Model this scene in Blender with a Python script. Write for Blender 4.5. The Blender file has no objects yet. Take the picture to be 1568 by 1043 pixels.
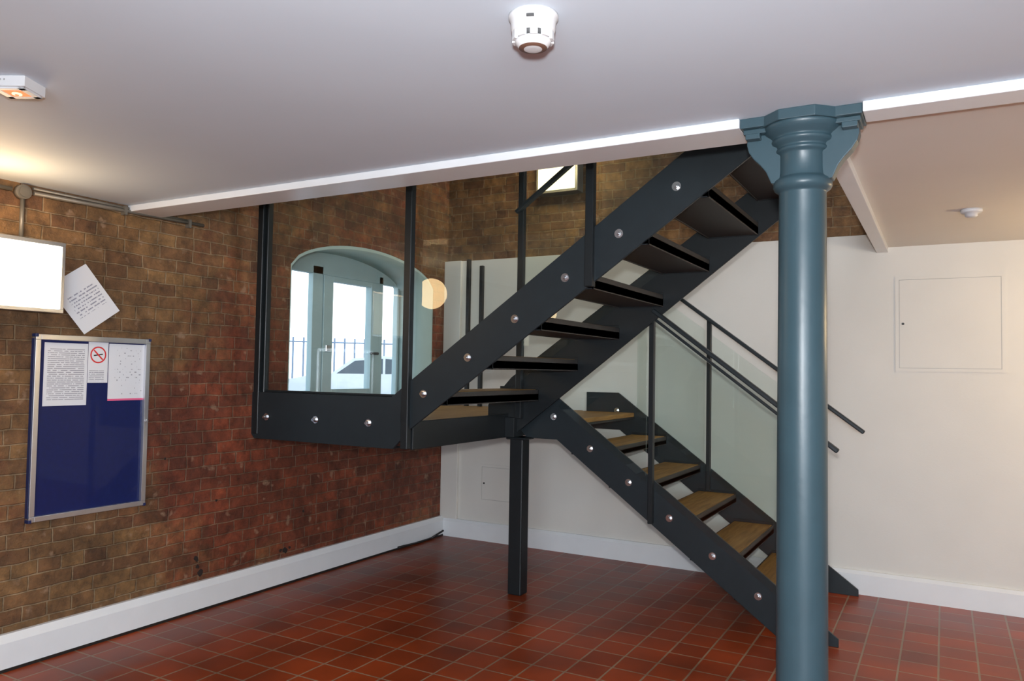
import bpy, bmesh, math, random
from mathutils import Vector, Matrix
random.seed(4)
scene=bpy.context.scene
COL=bpy.context.collection

# ------------------------------------------------------------------ materials
def newmat(name):
    m=bpy.data.materials.new(name); m.use_nodes=True
    nt=m.node_tree
    for n in list(nt.nodes): nt.nodes.remove(n)
    out=nt.nodes.new('ShaderNodeOutputMaterial')
    return m,nt,out
def nd(nt,t,**kw):
    n=nt.nodes.new(t)
    for k,v in kw.items(): setattr(n,k,v)
    return n
def pbr(name,col,rough=.5,metal=0,noise=.04,nscale=8,bump=0,bscale=60,coat=0,spec=.5):
    m,nt,out=newmat(name)
    b=nd(nt,'ShaderNodeBsdfPrincipled'); nt.links.new(b.outputs[0],out.inputs[0])
    tc=nd(nt,'ShaderNodeTexCoord'); nz=nd(nt,'ShaderNodeTexNoise')
    nz.inputs['Scale'].default_value=nscale; nz.inputs['Detail'].default_value=5
    nt.links.new(tc.outputs['Object'],nz.inputs['Vector'])
    r=nd(nt,'ShaderNodeValToRGB')
    r.color_ramp.elements[0].position=.3; r.color_ramp.elements[1].position=.7
    r.color_ramp.elements[0].color=tuple(max(0,c*(1-noise)) for c in col)+(1,)
    r.color_ramp.elements[1].color=tuple(min(1,c*(1+noise)) for c in col)+(1,)
    nt.links.new(nz.outputs['Fac'],r.inputs[0]); nt.links.new(r.outputs[0],b.inputs['Base Color'])
    b.inputs['Roughness'].default_value=rough; b.inputs['Metallic'].default_value=metal
    b.inputs['Coat Weight'].default_value=coat; b.inputs['Specular IOR Level'].default_value=spec
    if bump:
        n2=nd(nt,'ShaderNodeTexNoise'); n2.inputs['Scale'].default_value=bscale; n2.inputs['Detail'].default_value=4
        nt.links.new(tc.outputs['Object'],n2.inputs['Vector'])
        bp=nd(nt,'ShaderNodeBump'); bp.inputs['Strength'].default_value=bump; bp.inputs['Distance'].default_value=.01
        nt.links.new(n2.outputs['Fac'],bp.inputs['Height']); nt.links.new(bp.outputs[0],b.inputs['Normal'])
    return m
def emis(name,col,s):
    m,nt,out=newmat(name)
    e=nd(nt,'ShaderNodeEmission'); e.inputs[0].default_value=col+(1,); e.inputs[1].default_value=s
    nt.links.new(e.outputs[0],out.inputs[0]); return m
def glassmat(name,tint=(.96,.985,.975),ior=1.5):
    m,nt,out=newmat(name)
    t=nd(nt,'ShaderNodeBsdfTransparent'); t.inputs[0].default_value=tint+(1,)
    g=nd(nt,'ShaderNodeBsdfGlossy'); g.inputs['Roughness'].default_value=0.0
    g.inputs['Color'].default_value=(.95,1,.98,1)
    f=nd(nt,'ShaderNodeFresnel'); f.inputs[0].default_value=ior
    ge=nd(nt,'ShaderNodeNewGeometry'); iv=nd(nt,'ShaderNodeMath',operation='SUBTRACT'); iv.inputs[0].default_value=1
    nt.links.new(ge.outputs['Backfacing'],iv.inputs[1])
    mu=nd(nt,'ShaderNodeMath',operation='MULTIPLY'); nt.links.new(f.outputs[0],mu.inputs[0]); nt.links.new(iv.outputs[0],mu.inputs[1])
    mx=nd(nt,'ShaderNodeMixShader')
    nt.links.new(mu.outputs[0],mx.inputs[0]); nt.links.new(t.outputs[0],mx.inputs[1]); nt.links.new(g.outputs[0],mx.inputs[2])
    nt.links.new(mx.outputs[0],out.inputs[0]); return m
def brickmat(name,axis,redbias=0.0):
    m,nt,out=newmat(name); L=nt.links.new
    b=nd(nt,'ShaderNodeBsdfPrincipled'); L(b.outputs[0],out.inputs[0])
    tc=nd(nt,'ShaderNodeTexCoord'); sp=nd(nt,'ShaderNodeSeparateXYZ'); L(tc.outputs['Object'],sp.inputs[0])
    cb=nd(nt,'ShaderNodeCombineXYZ'); L(sp.outputs[axis],cb.inputs[0]); L(sp.outputs[2],cb.inputs[1])
    wn=nd(nt,'ShaderNodeTexNoise'); wn.inputs['Scale'].default_value=7; wn.inputs['Detail'].default_value=4; L(tc.outputs['Object'],wn.inputs['Vector'])
    wm=nd(nt,'ShaderNodeVectorMath',operation='SCALE'); wm.inputs['Scale'].default_value=.022
    L(wn.outputs['Color'],wm.inputs[0])
    wa=nd(nt,'ShaderNodeVectorMath',operation='ADD'); L(cb.outputs[0],wa.inputs[0]); L(wm.outputs[0],wa.inputs[1])
    def brick(c1,c2,mo):
        t=nd(nt,'ShaderNodeTexBrick'); t.offset=.5; t.offset_frequency=2; t.squash=.55; t.squash_frequency=3
        t.inputs['Scale'].default_value=1; t.inputs['Brick Width'].default_value=.215
        t.inputs['Row Height'].default_value=.070; t.inputs['Mortar Size'].default_value=.0050
        t.inputs['Mortar Smooth'].default_value=.5; t.inputs['Bias'].default_value=-.1
        t.inputs['Color1'].default_value=c1+(1,); t.inputs['Color2'].default_value=c2+(1,); t.inputs['Mortar'].default_value=mo+(1,)
        L(wa.outputs[0],t.inputs['Vector']); return t
    red=brick((.185,.042,.017),(.100,.027,.013),(.175,.092,.055))
    och=brick((.185,.098,.036),(.112,.050,.021),(.215,.145,.080))
    n1=nd(nt,'ShaderNodeTexNoise'); n1.inputs['Scale'].default_value=1.5; n1.inputs['Detail'].default_value=8; n1.inputs['Roughness'].default_value=.72
    L(tc.outputs['Object'],n1.inputs['Vector'])
    a1=nd(nt,'ShaderNodeMapRange'); a1.inputs[1].default_value=2.55; a1.inputs[2].default_value=3.3; a1.inputs[3].default_value=-.20; a1.inputs[4].default_value=.16
    L(sp.outputs[axis],a1.inputs[0])
    a2=nd(nt,'ShaderNodeMapRange'); a2.inputs[1].default_value=1.1; a2.inputs[2].default_value=1.9; a2.inputs[3].default_value=.12; a2.inputs[4].default_value=-.18
    L(sp.outputs[2],a2.inputs[0])
    a3=nd(nt,'ShaderNodeMapRange'); a3.inputs[1].default_value=.25; a3.inputs[2].default_value=.65; a3.inputs[3].default_value=-.2; a3.inputs[4].default_value=0
    L(sp.outputs[2],a3.inputs[0])
    s1=nd(nt,'ShaderNodeMath',operation='ADD'); L(a1.outputs[0],s1.inputs[0]); L(a2.outputs[0],s1.inputs[1])
    s2=nd(nt,'ShaderNodeMath',operation='ADD'); L(s1.outputs[0],s2.inputs[0]); L(a3.outputs[0],s2.inputs[1])
    s3=nd(nt,'ShaderNodeMath',operation='ADD'); L(s2.outputs[0],s3.inputs[0]); L(n1.outputs['Fac'],s3.inputs[1])
    s4=nd(nt,'ShaderNodeMath',operation='ADD'); L(s3.outputs[0],s4.inputs[0]); s4.inputs[1].default_value=redbias
    rm=nd(nt,'ShaderNodeMapRange'); rm.inputs[1].default_value=.38; rm.inputs[2].default_value=.62; L(s4.outputs[0],rm.inputs[0])
    mx=nd(nt,'ShaderNodeMix',data_type='RGBA'); L(rm.outputs[0],mx.inputs[0]); L(och.outputs['Color'],mx.inputs[6]); L(red.outputs['Color'],mx.inputs[7])
    # stains, soot and pale chips
    n2=nd(nt,'ShaderNodeTexNoise'); n2.inputs['Scale'].default_value=11; n2.inputs['Detail'].default_value=9; n2.inputs['Roughness'].default_value=.75
    L(tc.outputs['Object'],n2.inputs['Vector'])
    r2=nd(nt,'ShaderNodeMapRange'); r2.inputs[1].default_value=.32; r2.inputs[2].default_value=.68; r2.inputs[3].default_value=.42; r2.inputs[4].default_value=1.6
    L(n2.outputs['Fac'],r2.inputs[0])
    n4=nd(nt,'ShaderNodeTexNoise'); n4.inputs['Scale'].default_value=2.6; n4.inputs['Detail'].default_value=5
    L(tc.outputs['Object'],n4.inputs['Vector'])
    r4=nd(nt,'ShaderNodeMapRange'); r4.inputs[1].default_value=.33; r4.inputs[2].default_value=.62; r4.inputs[3].default_value=.62; r4.inputs[4].default_value=1.2
    L(n4.outputs['Fac'],r4.inputs[0])
    mm=nd(nt,'ShaderNodeMath',operation='MULTIPLY'); L(r2.outputs[0],mm.inputs[0]); L(r4.outputs[0],mm.inputs[1])
    ml=nd(nt,'ShaderNodeVectorMath',operation='SCALE'); L(mx.outputs[2],ml.inputs[0]); L(mm.outputs[0],ml.inputs['Scale'])
    n3=nd(nt,'ShaderNodeTexNoise'); n3.inputs['Scale'].default_value=14; n3.inputs['Detail'].default_value=5; L(wa.outputs[0],n3.inputs['Vector'])
    r3=nd(nt,'ShaderNodeMapRange'); r3.inputs[1].default_value=.63; r3.inputs[2].default_value=.71; r3.inputs[4].default_value=.55; L(n3.outputs['Fac'],r3.inputs[0])
    mc=nd(nt,'ShaderNodeMix',data_type='RGBA'); L(r3.outputs[0],mc.inputs[0]); L(ml.outputs[0],mc.inputs[6]); mc.inputs[7].default_value=(.34,.22,.14,1)
    L(mc.outputs[2],b.inputs['Base Color']); b.inputs['Roughness'].default_value=.5
    b.inputs['Specular IOR Level'].default_value=.4
    hs=nd(nt,'ShaderNodeMath',operation='MULTIPLY_ADD'); L(och.outputs['Fac'],hs.inputs[0]); hs.inputs[1].default_value=-.5
    L(n2.outputs['Fac'],hs.inputs[2])
    bp=nd(nt,'ShaderNodeBump'); bp.inputs['Strength'].default_value=.9; bp.inputs['Distance'].default_value=.014
    L(hs.outputs[0],bp.inputs['Height']); L(bp.outputs[0],b.inputs['Normal'])
    return m
def tilemat():
    m,nt,out=newmat('quarry_tile'); L=nt.links.new
    b=nd(nt,'ShaderNodeBsdfPrincipled'); L(b.outputs[0],out.inputs[0])
    tc=nd(nt,'ShaderNodeTexCoord')
    t=nd(nt,'ShaderNodeTexBrick'); t.offset=0; t.squash=1
    for k,v in (('Scale',1),('Brick Width',.172),('Row Height',.172),('Mortar Size',.0050),('Mortar Smooth',.15),('Bias',-.3)): t.inputs[k].default_value=v
    t.inputs['Color1'].default_value=(.26,.043,.010,1); t.inputs['Color2'].default_value=(.15,.026,.008,1); t.inputs['Mortar'].default_value=(.23,.155,.10,1)
    mp=nd(nt,'ShaderNodeMapping'); mp.inputs['Location'].default_value=(.03,.05,0)
    L(tc.outputs['Object'],mp.inputs[0]); L(mp.outputs[0],t.inputs['Vector'])
    n=nd(nt,'ShaderNodeTexNoise'); n.inputs['Scale'].default_value=2.2; n.inputs['Detail'].default_value=7; L(tc.outputs['Object'],n.inputs['Vector'])
    r=nd(nt,'ShaderNodeMapRange'); r.inputs[1].default_value=.3; r.inputs[2].default_value=.7; r.inputs[3].default_value=.65; r.inputs[4].default_value=1.3; L(n.outputs['Fac'],r.inputs[0])
    ml=nd(nt,'ShaderNodeVectorMath',operation='SCALE'); L(t.outputs['Color'],ml.inputs[0]); L(r.outputs[0],ml.inputs['Scale']); L(ml.outputs[0],b.inputs['Base Color'])
    rr=nd(nt,'ShaderNodeMapRange'); rr.inputs[3].default_value=.22; rr.inputs[4].default_value=.42; L(n.outputs['Fac'],rr.inputs[0]); L(rr.outputs[0],b.inputs['Roughness'])
    b.inputs['Specular IOR Level'].default_value=.2
    bp=nd(nt,'ShaderNodeBump'); bp.invert=True; bp.inputs['Strength'].default_value=.5; bp.inputs['Distance'].default_value=.004
    L(t.outputs['Fac'],bp.inputs['Height']); L(bp.outputs[0],b.inputs['Normal'])
    return m
def woodmat():
    m,nt,out=newmat('oiled_oak'); L=nt.links.new
    b=nd(nt,'ShaderNodeBsdfPrincipled'); L(b.outputs[0],out.inputs[0])
    tc=nd(nt,'ShaderNodeTexCoord'); mp=nd(nt,'ShaderNodeMapping'); mp.inputs['Scale'].default_value=(14,1.2,14); L(tc.outputs['Object'],mp.inputs[0])
    n=nd(nt,'ShaderNodeTexNoise'); n.inputs['Scale'].default_value=3; n.inputs['Detail'].default_value=6; n.inputs['Distortion'].default_value=.6; L(mp.outputs[0],n.inputs['Vector'])
    r=nd(nt,'ShaderNodeValToRGB'); r.color_ramp.elements[0].position=.3; r.color_ramp.elements[0].color=(.15,.078,.020,1)
    r.color_ramp.elements[1].position=.7; r.color_ramp.elements[1].color=(.30,.175,.055,1)
    L(n.outputs['Fac'],r.inputs[0]); L(r.outputs[0],b.inputs['Base Color']); b.inputs['Roughness'].default_value=.5
    b.inputs['Specular IOR Level'].default_value=.2
    return m
def papermat(name,axis=1,col=(.66,.68,.72),rows=95,lo=.42,u0=0,z0=0,u1=1,z1=1,ink=(.30,.31,.35),rot=0,c=(0,0)):
    m,nt,out=newmat(name); L=nt.links.new
    b=nd(nt,'ShaderNodeBsdfPrincipled'); L(b.outputs[0],out.inputs[0]); b.inputs['Roughness'].default_value=.5
    tc=nd(nt,'ShaderNodeTexCoord'); mp=nd(nt,'ShaderNodeMapping'); mp.vector_type='TEXTURE'
    mp.inputs['Location'].default_value=(0,c[0],c[1]); mp.inputs['Rotation'].default_value=(rot,0,0)
    L(tc.outputs['Object'],mp.inputs[0]); sp=nd(nt,'ShaderNodeSeparateXYZ'); L(mp.outputs[0],sp.inputs[0])
    mz=nd(nt,'ShaderNodeMath',operation='MULTIPLY'); L(sp.outputs[2],mz.inputs[0]); mz.inputs[1].default_value=rows
    fr=nd(nt,'ShaderNodeMath',operation='FRACT'); L(mz.outputs[0],fr.inputs[0])
    gt=nd(nt,'ShaderNodeMath',operation='GREATER_THAN'); L(fr.outputs[0],gt.inputs[0]); gt.inputs[1].default_value=.6
    fl=nd(nt,'ShaderNodeMath',operation='FLOOR'); L(mz.outputs[0],fl.inputs[0])
    my=nd(nt,'ShaderNodeMath',operation='MULTIPLY'); L(sp.outputs[axis],my.inputs[0]); my.inputs[1].default_value=90
    cb=nd(nt,'ShaderNodeCombineXYZ'); L(my.outputs[0],cb.inputs[0]); L(fl.outputs[0],cb.inputs[1])
    n=nd(nt,'ShaderNodeTexNoise'); n.inputs['Scale'].default_value=.9; n.inputs['Detail'].default_value=3; L(cb.outputs[0],n.inputs['Vector'])
    g2=nd(nt,'ShaderNodeMath',operation='GREATER_THAN'); L(n.outputs['Fac'],g2.inputs[0]); g2.inputs[1].default_value=lo
    cur=nd(nt,'ShaderNodeMath',operation='MULTIPLY'); L(gt.outputs[0],cur.inputs[0]); L(g2.outputs[0],cur.inputs[1])
    for o,v,opn in ((axis,u0,'GREATER_THAN'),(axis,u1,'LESS_THAN'),(2,z0,'GREATER_THAN'),(2,z1,'LESS_THAN')):
        q=nd(nt,'ShaderNodeMath',operation=opn); L(sp.outputs[o],q.inputs[0]); q.inputs[1].default_value=v
        k=nd(nt,'ShaderNodeMath',operation='MULTIPLY'); L(cur.outputs[0],k.inputs[0]); L(q.outputs[0],k.inputs[1]); cur=k
    mx=nd(nt,'ShaderNodeMix',data_type='RGBA'); L(cur.outputs[0],mx.inputs[0]); mx.inputs[6].default_value=col+(1,); mx.inputs[7].default_value=ink+(1,)
    L(mx.outputs[2],b.inputs['Base Color']); return m

M={}
M['brickL']=brickmat('brick_left',1)
M['brickB']=brickmat('brick_back',0,.15)
M['wall']=pbr('white_emulsion',(.63,.61,.57),.6,noise=.02,nscale=3,bump=.05,bscale=120)
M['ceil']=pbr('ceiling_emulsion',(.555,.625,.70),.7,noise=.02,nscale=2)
M['ceil_r']=pbr('ceiling_rear_lamp_tint',(.70,.68,.64),.7,noise=.02,nscale=2)  # same ceiling paint, with the lamp's warm light put into the colour
M['trim']=pbr('white_gloss',(.70,.72,.74),.3,noise=.02)
M['tile']=tilemat(); M['wood']=woodmat()
M['steel']=pbr('anthracite_steel',(.013,.019,.023),.42,metal=0,noise=.08,nscale=20,spec=.35)
M['steel2']=pbr('anthracite_steel_dark',(.009,.012,.014),.42,noise=.08,nscale=20,spec=.35)
M['tray']=pbr('tread_tray_floor_lit',(.030,.028,.027),.5,noise=.08,nscale=20,spec=.4)  # tray steel lightened in colour for light reflected up from the floor
M['bolt']=pbr('bolt_stainless',(.62,.63,.65),.25,metal=1)
M['col']=pbr('blue_gloss_paint',(.034,.066,.082),.36,noise=.05,nscale=7,bump=.06,bscale=30,spec=.38)
M['glass']=glassmat('balustrade_glass')
M['paneglass']=glassmat('pane_glass',(.98,.99,.99),1.35)
M['plastic']=pbr('white_plastic',(.56,.56,.57),.4,noise=.01)
M['plasticg']=pbr('grey_plastic',(.30,.30,.29),.4)
M['slot']=pbr('dark_slot',(.05,.05,.05),.6)
M['rust']=pbr('sensor_red',(.12,.06,.04),.5)
M['orange']=emis('indicator_glow',(1,.30,.12),1.3)
M['orange2']=emis('indicator_core',(1,.75,.5),1.6)
M['lamp']=emis('diffuser_glow',(1,.93,.76),3.2)
M['lamp_up']=emis('diffuser_glow_warm',(1,.88,.55),2.2)
M['alu']=pbr('aluminium',(.62,.64,.68),.3,metal=.9)
M['felt']=pbr('blue_felt',(.002,.009,.075),.5,noise=.08,nscale=40,coat=.25,spec=.3)
M['bluecap']=pbr('dark_blue_cap',(.01,.02,.08),.4)
M['paper']=papermat('typed_notice',u0=2.18,u1=2.365,z0=1.24,z1=1.50,rows=105)
M['paper2']=papermat('typed_notice_b',u0=2.53,u1=2.69,z0=1.26,z1=1.51,rows=70,lo=.6)
M['paper3']=papermat('handwritten_note',u0=-.08,u1=.09,z0=-.07,z1=.05,rows=60,lo=.48,rot=math.radians(35.6),c=(2.36,1.75),ink=(.28,.29,.36))
M['paper4']=papermat('small_notice',u0=2.39,u1=2.47,z0=1.335,z1=1.39,rows=110,lo=.4)
M['red']=pbr('sign_red',(.6,.02,.02),.5); M['pink']=pbr('pink_edge',(.7,.12,.25),.5); M['black']=pbr('black',(.01,.01,.01),.5)
M['metalpipe']=pbr('galvanised',(.16,.145,.12),.45,metal=.3,noise=.2)
M['door']=pbr('pale_teal_paint',(.34,.45,.48),.4,noise=.03)
M['reveal']=pbr('reveal_paint',(.36,.46,.44),.55,noise=.04)
M['asphalt']=pbr('asphalt',(.22,.22,.23),.9,noise=.2,nscale=30)
M['concrete']=pbr('concrete',(.45,.45,.43),.8,noise=.1,nscale=6)
M['carwhite']=pbr('car_paint',(.62,.65,.70),.2,coat=1); M['carglass']=pbr('car_glass',(.10,.12,.14),.3,spec=.2)
M['tyre']=pbr('tyre',(.02,.02,.02),.8); M['fence']=pbr('fence_steel',(.22,.28,.38),.5)
M['hole_shade']=pbr('hole_dark',(.02,.012,.01),.9)  # shade inside the brick holes, painted on as flat dark patches
M['upperceil']=pbr('upper_ceiling',(.5,.49,.46),.7)

# ------------------------------------------------------------------ mesh builder
class MB:
    def __init__(s,name,parent=None):
        s.name=name; s.bm=bmesh.new(); s.mats=[]; s.parent=parent
    def mi(s,k):
        if k not in s.mats: s.mats.append(k)
        return s.mats.index(k)
    def face(s,vs,k,smooth=False):
        try:
            f=s.bm.faces.new(vs); f.material_index=s.mi(k); f.smooth=smooth; return f
        except ValueError: return None
    def box(s,x0,x1,y0,y1,z0,z1,k):
        v=[s.bm.verts.new((x,y,z)) for x in (x0,x1) for y in (y0,y1) for z in (z0,z1)]
        for q in ((0,1,3,2),(4,6,7,5),(0,4,5,1),(2,3,7,6),(0,2,6,4),(1,5,7,3)): s.face([v[i] for i in q],k)
    def obox(s,c,ax,ay,az,k):
        c=Vector(c);ax=Vector(ax);ay=Vector(ay);az=Vector(az)
        v=[s.bm.verts.new(c+ax*i+ay*j+az*l) for i in (-1,1) for j in (-1,1) for l in (-1,1)]
        for q in ((0,1,3,2),(4,6,7,5),(0,4,5,1),(2,3,7,6),(0,2,6,4),(1,5,7,3)): s.face([v[i] for i in q],k)
    def prism(s,poly,axis,a0,a1,k):
        def mk(p,a):
            if axis=='x': return (a,p[0],p[1])
            if axis=='y': return (p[0],a,p[1])
            return (p[0],p[1],a)
        A=[s.bm.verts.new(mk(p,a0)) for p in poly]; B=[s.bm.verts.new(mk(p,a1)) for p in poly]
        s.face(A,k); s.face(B[::-1],k); n=len(poly)
        for i in range(n): s.face([A[i],B[i],B[(i+1)%n],A[(i+1)%n]],k)
    def cyl(s,p0,p1,r0,k,r1=None,seg=16,smooth=True):
        r1=r0 if r1 is None else r1
        p0=Vector(p0);p1=Vector(p1);d=(p1-p0).normalized()
        u=d.orthogonal().normalized();w=d.cross(u)
        A=[];B=[]
        for i in range(seg):
            t=2*math.pi*i/seg;o=u*math.cos(t)+w*math.sin(t)
            A.append(s.bm.verts.new(p0+o*r0));B.append(s.bm.verts.new(p1+o*r1))
        for i in range(seg): s.face([A[i],A[(i+1)%seg],B[(i+1)%seg],B[i]],k,smooth)
        s.face(A[::-1],k); s.face(B,k)
    def lathe(s,prof,c,k,seg=48,ks=None):
        rings=[]
        for r,z in prof:
            rings.append([s.bm.verts.new((c[0]+r*math.cos(2*math.pi*i/seg),c[1]+r*math.sin(2*math.pi*i/seg),z)) for i in range(seg)])
        for j in range(len(rings)-1):
            kk=ks[j] if ks else k
            for i in range(seg): s.face([rings[j][i],rings[j][(i+1)%seg],rings[j+1][(i+1)%seg],rings[j+1][i]],kk,True)
        s.face(rings[0][::-1],k); s.face(rings[-1],ks[-1] if ks else k)
    def tube(s,pts,r,k,seg=10):
        for a,b in zip(pts[:-1],pts[1:]): s.cyl(a,b,r,k,seg=seg)
    def done(s,bevel=0,bseg=2,edge=35):
        bmesh.ops.recalc_face_normals(s.bm,faces=s.bm.faces[:])
        me=bpy.data.meshes.new(s.name); s.bm.to_mesh(me); s.bm.free()
        for k in s.mats: me.materials.append(M[k])
        o=bpy.data.objects.new(s.name,me); COL.objects.link(o)
        if bevel:
            b=o.modifiers.new('bevel','BEVEL'); b.width=bevel; b.segments=bseg; b.limit_method='ANGLE'; b.angle_limit=math.radians(edge)
        if s.parent: o.parent=s.parent
        return o
def empty(name,loc=(0,0,0)):
    e=bpy.data.objects.new(name,None); e.empty_display_size=.2; COL.objects.link(e); return e

XL,YB,HC=-3.811,5.622,2.273
XR,YF=3.2,-2.6
FL=2.62; TOP=4.9; LZ=1.125

# ------------------------------------------------------------------ shell
o=MB('floor'); o.box(XL-.4,XR+.2,YF-.2,YB+.2,-.12,0,'tile'); o.done()
ay0,ay1,sz,cz=3.773,5.43,2.115,2.335
def arch(n=24,off=0):
    pts=[]
    for i in range(n+1):
        t=i/n; y=ay0+off+(ay1-ay0-2*off)*t
        pts.append((y,sz+(cz-sz-off)*(max(0,1-(2*t-1)**2))**.62))
    return pts
w=MB('wall_left')
w.box(XL-.4,XL,YF-.2,ay0,0,TOP,'brickL'); w.box(XL-.4,XL,ay1,YB+.2,0,TOP,'brickL'); w.box(XL-.4,XL,ay0,ay1,0,LZ,'brickL')
A=arch()
w.prism([(ay0,TOP)]+A+[(ay1,TOP)],'x',XL-.4,XL,'brickL')
w.done()
t=MB('trim_arch_reveal')
outer=[(ay0+.001,LZ)]+[(y,z-.001) for y,z in arch()]+[(ay1-.001,LZ)]
inner=[(ay0+.012,LZ)]+[(y,z-.012) for y,z in arch(off=.012)]+[(ay1-.012,LZ)]
n=len(outer)
va=[[t.bm.verts.new((x,p[0],p[1])) for p in pl] for x in (XL-.4,XL-.003) for pl in (outer,inner)]
for i in range(n-1):
    t.face([va[1][i],va[1][i+1],va[3][i+1],va[3][i]],'reveal',True)
    t.face([va[2][i],va[2][i+1],va[3][i+1],va[3][i]],'reveal')
    t.face([va[0][i],va[0][i+1],va[1][i+1],va[1][i]],'reveal')
t.done()
w=MB('wall_back'); w.box(XL-.4,XR+.2,YB,YB+.2,0,2.37,'wall')
w.box(XL,XL+.17,YB-.03,YB,0.152,2.37,'wall'); w.done(.004)
w=MB('wall_back_upper'); w.box(XL-.4,XR+.2,YB+.02,YB+.2,2.37,TOP,'brickB'); w.done()
w=MB('wall_right'); w.box(XR,XR+.2,YF,YB,0,TOP,'wall'); w.done()
w=MB('wall_front')
wx0,wx1,wz0,wz1=.0,3.0,.75,2.1
w.box(XL,wx0,YF-.2,YF,0,TOP,'wall'); w.box(wx1,XR,YF-.2,YF,0,TOP,'wall'); w.box(wx0,wx1,YF-.2,YF,0,wz0,'wall'); w.box(wx0,wx1,YF-.2,YF,wz1,TOP,'wall'); w.done()
w=MB('added_window')  # unseen window, added behind the camera as a daylight source
for a,b in ((wx0,wx0+.06),(1.47,1.53),(wx1-.06,wx1)): w.box(a,b,YF-.15,YF-.05,wz0,wz1,'trim')
for a,b in ((wz0,wz0+.06),(wz1-.06,wz1)): w.box(wx0,wx1,YF-.15,YF-.05,a,b,'trim')
w.box(wx0,wx1,YF-.105,YF-.1,wz0,wz1,'paneglass'); w.done()
c=MB('ceiling')
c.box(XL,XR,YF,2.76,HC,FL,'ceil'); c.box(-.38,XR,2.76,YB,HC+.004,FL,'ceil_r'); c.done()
c=MB('ceiling_upper'); c.box(XL-.4,XR+.2,YF-.2,YB+.2,TOP,TOP+.15,'upperceil'); c.done()
t=MB('trim_beam'); t.box(XL,-.59,2.58,2.765,2.240,HC,'trim'); t.box(-.215,XR,2.58,2.70,2.240,HC,'trim'); t.done(.003)
t=MB('trim_opening_edge'); t.box(-.385,-.315,2.77,YB,2.244,HC+.01,'trim'); t.done(.003)
b=MB('baseboard_left'); b.prism([(XL,0),(XL+.035,0),(XL+.035,.13),(XL+.022,.168),(XL,.168)],'y',YF,YB,'trim')
b.box(XL+.035,XL+.038,YF,YB-.03,0,.014,'black'); b.done()
b=MB('baseboard_back'); b.prism([(YB,0),(YB-.03,0),(YB-.03,.13),(YB-.018,.152),(YB,.152)],'x',XL+.035,XR,'trim')
b.done()

def hatch(name,x0,x1,z0,z1):
    h=MB(name); y=YB
    f=.022
    h.box(x0,x1,y-.006,y-.0005,z0,z0+f,'wall');h.box(x0,x1,y-.006,y-.0005,z1-f,z1,'wall');h.box(x0,x0+f,y-.006,y-.0005,z0+f,z1-f,'wall');h.box(x1-f,x1,y-.006,y-.0005,z0+f,z1-f,'wall')
    g=.0025
    h.box(x0+f+g,x1-f-g,y-.005,y-.0005,z0+f+g,z1-f-g,'wall')
    h.box(x0+f,x1-f,y-.0018,y-.0005,z0+f,z1-f,'plasticg')
    h.cyl((x0+.045,y-.005,(z0+z1)/2),(x0+.045,y-.008,(z0+z1)/2),.008,'slot')
    h.done()
hatch('access_panel',-.275,.335,1.461,2.080)
hatch('access_panel',-3.43,-3.03,.319,.636)

# ------------------------------------------------------------------ staircase
ST=empty('staircase')
YS,YI=3.34,4.39
YL,YFR=4.45,5.54
up=lambda x:1.295+.7093*(x+2.388)
lo=lambda x:.204-.7358*(x+.900)
T=.0075
s=MB('outer_stringer',ST)
s.prism([(-3.657,1.272),(-3.657,1.02),(-3.63,.993),(-2.585,.993),(-2.475,up(-2.475)-.13),(-.37,up(-.37)-.13),(-.37,2.62),(-.60,2.62),(-.72,up(-.72)+.13),(-2.475,up(-2.475)+.13),(-2.60,1.272)],'y',YS-T,YS+T,'steel')
s.box(-3.657,-2.56,YS,YS+.06,1.262,1.272,'steel'); s.box(-3.63,-2.59,YS,YS+.07,.993,1.003,'steel2')
s.done(.0015,1)
s=MB('inner_stringer',ST)
s.prism([(-2.62,1.03),(-2.40,1.03),(-.37,up(-.37)-.13),(-.37,2.62),(-.60,2.62),(-.72,up(-.72)+.13),(-2.45,up(-2.45)+.13),(-2.62,1.2)],'y',YI-T,YI+T,'steel2'); s.done(.0015,1)
for nm,y,k in (('lower_stringer_near',YL,'steel'),('lower_stringer_far',YFR,'steel')):
    s=MB(nm,ST)
    s.prism([(-2.42,1.272),(-2.42,1.06),(-2.36,.993),(-2.145,.993),(-.80,0),(-.49,0),(-.49,lo(-.49)+.14),(-2.158,1.272)],'y',y-T,y+T,k)
    s.done(.0015,1)
s=MB('landing_deck',ST)
XD=-3.65
s.box(XD,-2.47,YS+.01,5.58,LZ-.03,LZ,'wood'); s.box(-2.47,-2.03,YL+.01,YFR-.01,LZ-.03,LZ,'wood')
s.box(XL+.001,XD,3.80,5.42,LZ-.03,LZ,'wood'); s.box(XL+.001,XD,3.80,5.42,1.0,LZ-.03,'steel2')
s.box(XD,-2.47,YS+.02,5.58,LZ-.045,LZ-.031,'steel2'); s.box(-2.47,-2.03,YL+.01,YFR-.01,LZ-.045,LZ-.031,'steel2')
s.box(-2.48,-2.465,YS+.01,YI,.995,LZ+.02,'steel2'); s.box(-2.50,-2.40,YI-.05,YL+.02,1.0,LZ,'steel2')
s.box(-2.465,-2.42,YL,5.58,1.0,1.08,'steel2')
for y in (3.9,4.9,5.5): s.box(XD,-2.47,y-.025,y+.025,1.0,LZ-.045,'steel2')
s.box(XD,-2.42,4.37,4.47,1.0,LZ-.045,'steel2')
s.box(XD,-3.60,YS+.02,5.58,1.0,LZ-.045,'steel2')
s.done(.002,1)
s=MB('support_post',ST); s.box(-2.44,-2.345,4.36,4.455,0,1.0,'steel2'); s.box(-2.46,-2.32,4.34,4.475,.985,1.0,'steel2'); s.done(.008,2)
s=MB('treads',ST)
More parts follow.
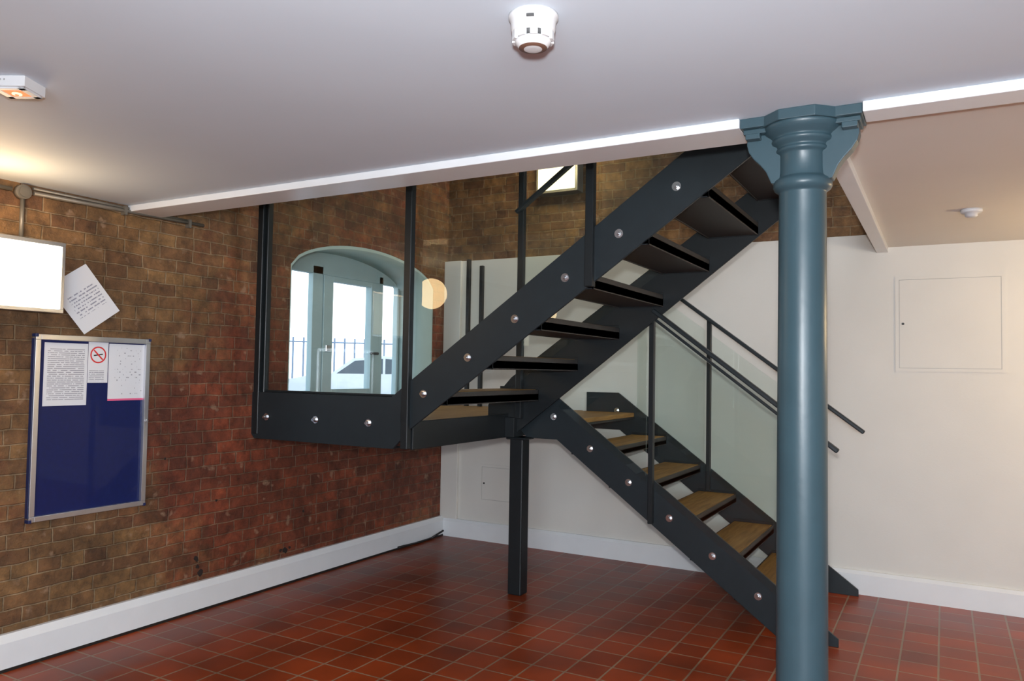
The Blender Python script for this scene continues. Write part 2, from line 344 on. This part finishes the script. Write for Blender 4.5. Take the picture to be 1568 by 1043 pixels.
def tread(xc,z,y0,y1,d=.135,h=.045):
    s.box(xc-d,xc+d,y0,y1,z-h+.004,z-.012,'tray')
    s.box(xc-d,xc-d+.008,y0,y1,z-h,z+.012,'tray'); s.box(xc+d-.008,xc+d,y0,y1,z-h,z+.012,'tray')
    s.box(xc-d+.010,xc+d-.010,y0+.02,y1-.02,z-.0115,z+.014,'wood')
    for y,q in ((y0,1),(y1,-1)):
        s.prism([(xc-d,z-h),(xc+d,z-h),(xc+d,z+.03),(xc-d,z+.03)],'y',y,y+q*.006,'steel2')
for i in range(7): tread(-2.388+.2707*i,1.295+.192*i,YS+T,YI-T,.14,.058)
for i in range(5): tread(-.900-.2536*i,.204+.1866*i,YL+T,YFR-T,.135)
s.done(.0015,1)
s=MB('stringer_bolts',ST)
def bolt(x,y,z,dy=-1):
    s.cyl((x,y,z),(x,y+dy*.005,z),.021,'bolt',seg=24)
    s.cyl((x,y+dy*.005,z),(x,y+dy*.018,z),.0135,'bolt',seg=6,smooth=False)
    s.cyl((x,y+dy*.018,z),(x,y+dy*.028,z),.008,'bolt',seg=14)
for x in (-3.529,-3.139,-2.752): bolt(x,YS-T,1.126)
for i in range(6): bolt(-2.388+.2707*i,YS-T,1.295+.192*i)
for i in range(6):
    bolt(-.900-.2536*i,YL-T,.204+.1866*i); bolt(-.900-.2536*i,YFR-T,.204+.1866*i)
s.done()
s=MB('glass_panels',ST)
G=.005
def gl(poly,y,k='glass'):
    s.prism(poly,'y',y-G,y+G,k)
GT=3.05
yg=YS+.03
gl([(-3.60,1.275),(-2.515,1.275),(-2.515,GT),(-3.60,GT)],yg)
gl([(-2.475,up(-2.475)+.05),(-1.465,up(-1.465)+.05),(-1.465,GT),(-2.475,GT)],yg)
gl([(-1.425,up(-1.425)+.05),(-.62,up(-.62)+.05),(-.62,GT+.4),(-1.425,GT+.4)],yg)
gl([(-2.36,up(-2.36)+.05),(-1.45,up(-1.45)+.05),(-1.45,up(-1.45)+1.13),(-2.36,up(-2.36)+1.13)],YI-.03)
gl([(-2.12,lo(-2.12)+.10),(-1.545,lo(-1.545)+.10),(-1.545,lo(-1.545)+1.02),(-1.80,lo(-1.80)+.98)],YL-.03)
gl([(-1.49,lo(-1.49)+.10),(-.62,lo(-.62)+.10),(-.62,lo(-.62)+1.08),(-1.49,lo(-1.49)+1.08)],YL-.03)
gl([(-2.0,lo(-2.0)+.10),(-1.49,lo(-1.49)+.10),(-1.49,lo(-1.49)+1.1),(-2.0,lo(-2.0)+1.1)],YFR-.03)
gl([(-1.44,lo(-1.44)+.10),(-.72,lo(-.72)+.10),(-.72,lo(-.72)+1.1),(-1.44,lo(-1.44)+1.1)],YFR-.03)
s.done()
s=MB('balustrade_frames',ST)
def post(x,y,z0,z1,w=.02,d=.012): s.box(x-w,x+w,y-d,y+d,z0,z1,'steel2')
post(-3.625,yg-.01,1.02,GT,.022,.03); post(-3.585,yg,1.27,GT,.006,.02)
post(-2.496,YS-.012,1.0,GT,.022,.02); post(-1.447,YS-.012,up(-1.447)-.14,GT+.3,.02,.02)
s.box(-3.62,-2.5,yg-.012,yg+.012,1.272,1.285,'steel2')
post(-2.375,YI-.03,1.12,3.4,.02,.02)
post(-1.515,YL-.025,lo(-1.515)-.12,lo(-1.515)+1.15,.014,.02)
post(-1.464,YFR-.025,lo(-1.464)-.02,lo(-1.464)+1.19,.014,.02)
post(-.65,YL-.025,lo(-.65)-.0,lo(-.65)+1.13,.014,.02); post(-.70,YFR-.025,lo(-.70)-.0,lo(-.70)+1.18,.014,.02)
post(-3.50,5.50,1.12,2.36,.016,.016); post(-3.37,5.50,1.12,2.30,.016,.016)
s.done(.003,1)
s=MB('handrails',ST)
def rail(x0,z0,x1,z1,y,w=.022,h=.012):
    a=Vector((x0,y,z0));b=Vector((x1,y,z1));d=(b-a)/2;u=Vector((0,1,0));n=d.normalized().cross(u)
    s.obox((a+b)/2,d,u*w,n*h,'steel')
rail(-1.50,lo(-1.50)+1.15,-.485,lo(-.485)+1.13,YL-.06)
rail(-1.72,lo(-1.72)+1.20,-.45,lo(-.45)+1.19,YFR-.06)
rail(-2.40,up(-2.40)+1.157,-.9,up(-.9)+1.157,YI-.06)
rail(-1.55,lo(-1.55)+1.10,-.64,lo(-.64)+1.08,YL-.03,.012,.008)
s.done(.006,2)

# ------------------------------------------------------------------ iron column
cx,cy=-.403,2.665
s=MB('cast_iron_column')
prof=[(.14,0),(.14,.05),(.125,.07),(.11,.09),(.118,.11),(.11,.13),(.09,.15),(.0795,.19),(.079,.6),(.0775,1.2),(.0745,1.9),(.0735,2.020),
 (.080,2.026),(.088,2.032),(.092,2.042),(.092,2.052),(.087,2.062),(.078,2.068),(.0735,2.072),(.0715,2.09),(.071,2.145),(.074,2.150),(.082,2.155),(.084,2.163),(.079,2.168),
 (.082,2.175),(.094,2.182),(.098,2.192),(.094,2.199),(.100,2.206),(.113,2.216),(.121,2.226),(.124,2.236),(.12,2.240)]
s.lathe(prof,(cx,cy),'col',64)
oc=[(cx+.145*math.cos(math.radians(22.5+45*i)),cy+.135*math.sin(math.radians(22.5+45*i))) for i in range(8)]
s.prism(oc,'z',2.238,HC-.0005,'col')
for q in (-1,1):
    s.box(min(cx+q*.06,cx+q*.187),max(cx+q*.06,cx+q*.187),cy-.075,cy+.075,2.240,HC-.0005,'col')
    s.box(min(cx+q*.06,cx+q*.180),max(cx+q*.06,cx+q*.180),cy-.055,cy+.055,2.224,2.240,'col')
    P=[(.05,2.224),(.172,2.224),(.174,2.195),(.168,2.17),(.152,2.145),(.130,2.122),(.112,2.098),(.102,2.075),(.095,2.058),(.05,2.050)]
    s.prism([(cx+q*a,z) for a,z in P],'y',cy-.028,cy+.028,'col')
    s.box(min(cx+q*.125,cx+q*.172),max(cx+q*.125,cx+q*.172),cy-.062,cy-.028,2.205,2.224,'col')
s.done(.004,2,40)

s=MB('ceiling_cable'); s.tube([(-.2,2.712,2.250),(.6,2.712,2.246),(1.6,2.712,2.249),(3.19,2.712,2.250)],.0025,'slot'); s.done()

# ------------------------------------------------------------------ ceiling fittings
s=MB('smoke_detector'); dx,dy=-.856,1.612; z=HC
pr=[(.060,z),(.060,z-.008),(.056,z-.012),(.0555,z-.016),(.054,z-.018),(.053,z-.036),(.051,z-.042),(.044,z-.044),(.040,z-.045),(.040,z-.060),(.044,z-.061),(.043,z-.067),(.036,z-.075),(.034,z-.078),(.022,z-.081),(.01,z-.082)]
ks=['plastic']*8+['slot']+['plastic']*4+['rust','plastic']
s.lathe(pr,(dx,dy),'plastic',48,ks)
for i in range(10):
    a=2*math.pi*i/10+.2
    c0=Vector((dx+.0455*math.cos(a),dy+.0455*math.sin(a),z-.052)); r=Vector((math.cos(a),math.sin(a),0)); tt=Vector((-r.y,r.x,0))
    s.obox(c0,r*.0045,tt*.009,Vector((0,0,.011)),'plastic')
a=math.radians(-70); s.obox((dx+.0555*math.cos(a),dy+.0555*math.sin(a),z-.022),(.003*math.cos(a),.003*math.sin(a),0),(-.009*math.sin(a),.009*math.cos(a),0),(0,0,.003),'slot')
s.done()
s=MB('heat_detector'); z=HC+.004; s.lathe([(.05,z),(.05,z-.012),(.046,z-.018),(.03,z-.02),(.028,z-.034),(.02,z-.04),(.005,z-.041)],(.126,4.52),'plastic',32); s.done()
s=MB('ceiling_indicator_light')
bx,by=-2.446,1.281; ang=math.radians(28); u=Vector((math.cos(ang),math.sin(ang),0)); v=Vector((-u.y,u.x,0)); Z=Vector((0,0,1)); cc=Vector((bx,by,HC))
s.obox(cc-Z*.016,u*.055,v*.050,Z*.016,'plastic')
s.obox(cc-Z*.034,u*.030,v*.028,Z*.003,'orange')
for q in (-1,1):
    s.obox(cc-Z*.034+u*q*.040,u*.010,v*.044,Z*.004,'plastic'); s.obox(cc-Z*.034+v*q*.036,u*.050,v*.008,Z*.004,'plastic')
s.cyl(cc-Z*.037,cc-Z*.041,.014,'orange2',seg=20); s.cyl(cc-Z*.041,cc-Z*.043,.006,'orange',seg=16)
for i in range(3): s.cyl(cc-Z*.012-v*.050+u*(-.03+.012*i),cc-Z*.012-v*.052+u*(-.03+.012*i),.003,'plasticg',seg=10)
s.done(.002,1)

# ------------------------------------------------------------------ left wall fittings
s=MB('wall_lightbox')
y0,y1,z0,z1=1.66,2.207,1.665,2.006; xf=XL+.085
s.box(XL,xf-.012,y0,y1,z0,z1,'metalpipe')
f=.018
s.box(xf-.012,xf,y0,y1,z0,z0+f,'alu');s.box(xf-.012,xf,y0,y1,z1-f,z1,'alu');s.box(xf-.012,xf,y0,y0+f,z0+f,z1-f,'alu');s.box(xf-.012,xf,y1-f,y1,z0+f,z1-f,'alu')
s.box(xf-.012,xf-.004,y0+f,y1-f,z0+f,z1-f,'lamp')
s.done(.002,1)
s=MB('conduit')
x=XL+.02; s.tube([(x,YF+.1,2.232),(x,1.98,2.232)],.010,'metalpipe'); s.tube([(x,2.08,2.232),(x,3.05,2.245)],.010,'metalpipe'); s.tube([(XL+.012,2.08,2.256),(XL+.012,2.95,2.256)],.007,'metalpipe')
s.cyl((XL+.001,2.03,2.228),(XL+.035,2.03,2.228),.034,'metalpipe',seg=28); s.cyl((XL+.035,2.03,2.228),(XL+.04,2.03,2.228),.024,'metalpipe',seg=28)
s.tube([(x,2.03,2.20),(x,2.03,2.006)],.010,'metalpipe')
for yy in (2.55,2.95): s.box(XL+.001,XL+.034,yy-.008,yy+.008,2.215,2.262,'metalpipe')
s.done()
s=MB('notice_board')
y0,y1,z0,z1=2.112,2.724,.665,1.562; X0=XL+.002; f=.026
s.box(X0,X0+.012,y0+.01,y1-.01,z0+.01,z1-.01,'felt')
for a,b_,c_,d_ in ((y0,y0+f,z0+f,z1-f),(y1-f,y1,z0+f,z1-f),(y0+f,y1-f,z0,z0+f),(y0+f,y1-f,z1-f,z1)):
    s.box(X0,X0+.030,a,b_,c_,d_,'alu')
for a in (y0,y1-f):
    for c_ in (z0,z1-f):
        s.box(X0-.001,X0+.030,a,a+f,c_,c_+f,'alu')
for a in (y0-.003,y1-.013):
    for c_ in (z0-.003,z1-.013): s.box(X0-.001,X0+.0315,a,a+.016,c_,c_+.016,'bluecap')
s.box(X0,X0+.024,y1,y1+.004,z0+.02,z1-.02,'bluecap'); s.box(X0,X0+.024,y0-.004,y0,z0+.02,z1-.02,'bluecap')
s.cyl((X0+.03,y1-.013,1.12),(X0+.04,y1-.013,1.12),.008,'alu')
s.done(.004,2)
s=MB('typed_notice'); s.box(X0+.0125,X0+.0135,2.163,2.381,1.215,1.524,'paper'); s.done()
s=MB('no_smoking_notice'); s.box(X0+.0138,X0+.0146,2.383,2.490,1.327,1.535,'paper4')
yc,zc=2.436,1.470
N=40; R0,R1=.036,.043
for i in range(N):
    a=2*math.pi*i/N;b_=2*math.pi*(i+1)/N
    s.face([s.bm.verts.new((X0+.0150,yc+r*math.cos(t_),zc+r*math.sin(t_))) for r,t_ in ((R0,a),(R1,a),(R1,b_),(R0,b_))],'red')
s.obox((X0+.0150,yc,zc),(0.0002,0,0),(0,.024,-.024),(0,.0025,.0025),'red')
s.obox((X0+.0148,yc,zc),(0.0001,0,0),(0,.024,.004),(0,-.001,.003),'black')
s.done()
s=MB('tabular_notice'); s.box(X0+.0125,X0+.0135,2.495,2.711,1.233,1.530,'paper2'); s.box(X0+.0125,X0+.0139,2.495,2.711,1.233,1.243,'pink'); s.done()
s=MB('handwritten_note')
P=[(2.353,1.930),(2.547,1.706),(2.360,1.572),(2.166,1.796)]
s.prism(P,'x',XL+.012,XL+.013,'paper3'); s.done()
s=MB('brick_holes')
def blob(y,z,pts):
    s.face([s.bm.verts.new((XL+.002,y+a,z+b_)) for a,b_ in pts],'hole_shade')
for (y,z,r,n_) in ((3.09,.30,.016,9),(3.10,.25,.012,8),(3.12,.21,.02,9),(3.75,.22,.014,8),(3.79,.215,.02,9),(3.83,.225,.012,8),(3.22,.62,.009,7),(3.02,1.52,.006,7),(3.95,.45,.01,7),(2.86,.9,.007,7)):
    blob(y,z,[(r*(.6+random.random()*.8)*math.cos(2*math.pi*i/n_),r*(.6+random.random()*.8)*math.sin(2*math.pi*i/n_)) for i in range(n_)])
s.done()
s=MB('floor_cable'); s.tube([(XL+.05,4.95,.02),(XL+.055,5.2,.012),(XL+.05,5.4,.012),(XL+.09,5.52,.06)],.008,'black'); s.done()

s=MB('stairwell_wall_light'); s.box(-2.89,-2.52,YB-.09,YB+.02,2.86,3.19,'metalpipe'); s.box(-2.87,-2.54,YB-.097,YB-.09,2.88,3.17,'lamp_up'); s.done(.004,1)

# ------------------------------------------------------------------ entrance door in the arch
s=MB('door_1')
X0,X1=XL-.40,XL-.35
def fr(y0,y1,z0,z1,k='door',a=0): s.box(X0-a,X1+a,y0,y1,z0,z1,k)
e=.014
fr(ay0+e,3.90,LZ+.001,2.14); fr(4.35,4.46,LZ+.001,2.2); fr(5.14,5.19,LZ+.001,2.2); fr(5.39,ay1-e,LZ+.001,2.14)
fr(3.9,4.35,LZ+.001,1.25); fr(5.19,5.39,LZ+.001,1.2); fr(4.46,5.14,LZ+.001,1.14)
s.prism([(ay0+e,2.14)]+[(y,z) for y,z in arch(off=e) if z>2.145]+[(ay1-e,2.14)],'x',X0,X1,'door')
fr(4.465,4.57,1.14,2.14,a=.008); fr(5.03,5.135,1.14,2.14,a=.008); fr(4.57,5.03,1.14,1.26,a=.008); fr(4.57,5.03,2.10,2.14,a=.008)
s.box(X0+.022,X0+.028,3.9,4.35,1.25,2.14,'paneglass'); s.box(X0+.022,X0+.028,4.57,5.03,1.26,2.10,'paneglass'); s.box(X0+.022,X0+.028,5.19,5.39,1.2,2.14,'paneglass')
s.cyl((X1+.01,5.08,1.55),(X1+.05,5.08,1.55),.012,'slot'); s.cyl((X1+.05,5.08,1.55),(X1+.05,4.98,1.55),.010,'slot')
s.box(X1,X1+.02,4.49,4.54,1.55,1.60,'alu')
s.done(.004,1)

# ------------------------------------------------------------------ outside
GZ=.30
s=MB('street_ground'); s.box(-60,XL-.4,-30,70,.05,GZ,'asphalt'); s.done()
s=MB('entrance_step'); s.box(-5.2,XL-.401,3.2,6.2,GZ,1.08,'concrete'); s.box(-5.5,-5.2,3.2,6.2,GZ,.8,'concrete'); s.box(-5.8,-5.5,3.2,6.2,GZ,.55,'concrete'); s.done(.01)
s=MB('street_railing')
fp0=Vector((-23.5,13.0,GZ)); fd=Vector((.62,.78,0)).normalized()
for i in range(52):
    p=fp0+fd*(i*.34)
    s.box(p.x-.022,p.x+.022,p.y-.022,p.y+.022,GZ,2.45,'fence')
for zz in (.45,2.30):
    a=Vector((fp0.x,fp0.y,zz)); b_=a+fd*17.5; s.cyl(a,b_,.025,'fence',seg=8)
s.done()
def car(name,loc,ang):
    e=MB(name)
    body=[(-2.1,.35),(-2.15,.6),(-2.1,.85),(-1.7,.93),(-1.1,.98),(-.55,1.38),(.2,1.45),(.95,1.40),(1.55,1.02),(2.0,.95),(2.12,.7),(2.1,.35)]
    e.prism([(a,z) for a,z in body],'y',-.82,.82,'carwhite')
    for q in (-1,1):
        e.prism([(-.95,1.0),(-.5,1.32),(.2,1.38),(.2,1.0)],'y',q*.825,q*.815,'carglass'); e.prism([(.26,1.0),(.26,1.38),(.9,1.34),(1.3,1.03)],'y',q*.825,q*.815,'carglass')
        for x in (-1.3,1.3):
            e.cyl((x,q*.64,.32),(x,q*.84,.32),.32,'tyre',seg=28); e.cyl((x,q*.84,.32),(x,q*.85,.32),.19,'alu',seg=20)
    e.obox((-.84,0,1.18),(.24,0,.175),(0,.70,0),(-.006,0,.008),'carglass'); e.obox((1.27,0,1.22),(.26,0,-.16),(0,.70,0),(.006,0,.008),'carglass')
    o=e.done(.05,3,30); o.location=loc; o.rotation_euler=(0,0,ang); return o
car('car',(-12.7,15.8,GZ),math.radians(29))

# ------------------------------------------------------------------ lights
def area(name,loc,target,sx,sy,e,col):
    l=bpy.data.lights.new(name,'AREA'); l.shape='RECTANGLE'; l.size=sx; l.size_y=sy; l.energy=e; l.color=col
    o=bpy.data.objects.new(name,l); COL.objects.link(o); o.location=loc
    o.rotation_euler=(Vector(target)-Vector(loc)).to_track_quat('-Z','Y').to_euler(); return o
area('added_window_light',(1.5,YF+.02,1.45),(.6,3,1.7),2.9,1.3,205,(.78,.89,1.0))  # added lamp just inside the made-up window, lights the room from behind
l=bpy.data.lights.new('camera_flash','AREA'); l.shape='DISK'; l.size=.08; l.energy=74; l.color=(.97,.98,1)
o=bpy.data.objects.new('camera_flash',l); COL.objects.link(o); o.location=(0.0,-.02,1.56); o.rotation_euler=Vector((-.52,.85,-.02)).to_track_quat('-Z','Y').to_euler()
def pt(name,loc,e,col,r=.1):
    l=bpy.data.lights.new(name,'POINT'); l.energy=e; l.color=col; l.shadow_soft_size=r
    o=bpy.data.objects.new(name,l); COL.objects.link(o); o.location=loc
s=MB('wall_uplight'); s.cyl((1.45,YB-.0,1.65),(1.45,YB-.12,1.65),.12,'plastic',seg=32); s.done(.01)
pt('uplight_bulb',(1.35,YB-.9,1.75),38,(1,.72,.38),.08)
pt('lightbox_spill',(XL+.30,1.75,2.02),10,(1,.66,.34),.12)
pt('stairwell_bulb',(-2.7,YB-.3,3.1),14,(1,.82,.5),.1)
area('stairwell_fill',(0.5,4.2,4.6),(-2,4.2,2),1.5,1.5,60,(.9,.95,1))  # added fill light; the closed upper storey has no daylight opening

wd=bpy.data.worlds.new('sky'); scene.world=wd; wd.use_nodes=True; nt=wd.node_tree
bg=nt.nodes['Background']; tcn=nt.nodes.new('ShaderNodeTexCoord'); sp=nt.nodes.new('ShaderNodeSeparateXYZ'); rp=nt.nodes.new('ShaderNodeValToRGB')
nt.links.new(tcn.outputs['Generated'],sp.inputs[0]); nt.links.new(sp.outputs[2],rp.inputs[0])
rp.color_ramp.elements[0].position=0; rp.color_ramp.elements[0].color=(.95,.97,1,1); rp.color_ramp.elements[1].position=.6; rp.color_ramp.elements[1].color=(.62,.78,1,1)
nt.links.new(rp.outputs[0],bg.inputs[0]); bg.inputs[1].default_value=3.0

# ------------------------------------------------------------------ camera
cam=bpy.data.cameras.new('camera'); co=bpy.data.objects.new('camera',cam); COL.objects.link(co)
yaw,pitch,roll=.5094,.0400,.0165
F=Vector((-math.sin(yaw)*math.cos(pitch),math.cos(yaw)*math.cos(pitch),math.sin(pitch)))
R=Vector((math.cos(yaw),math.sin(yaw),0)); U=R.cross(F)
Rr=R*math.cos(roll)+U*math.sin(roll); Ur=U*math.cos(roll)-R*math.sin(roll)
m=Matrix((( Rr.x,Ur.x,-F.x,0),(Rr.y,Ur.y,-F.y,0),(Rr.z,Ur.z,-F.z,1.42),(0,0,0,1)))
co.matrix_world=m
cam.sensor_width=36; cam.lens=36*1184.45/1568; cam.clip_start=.05; cam.clip_end=300
scene.camera=co
scene.view_settings.view_transform='Standard'
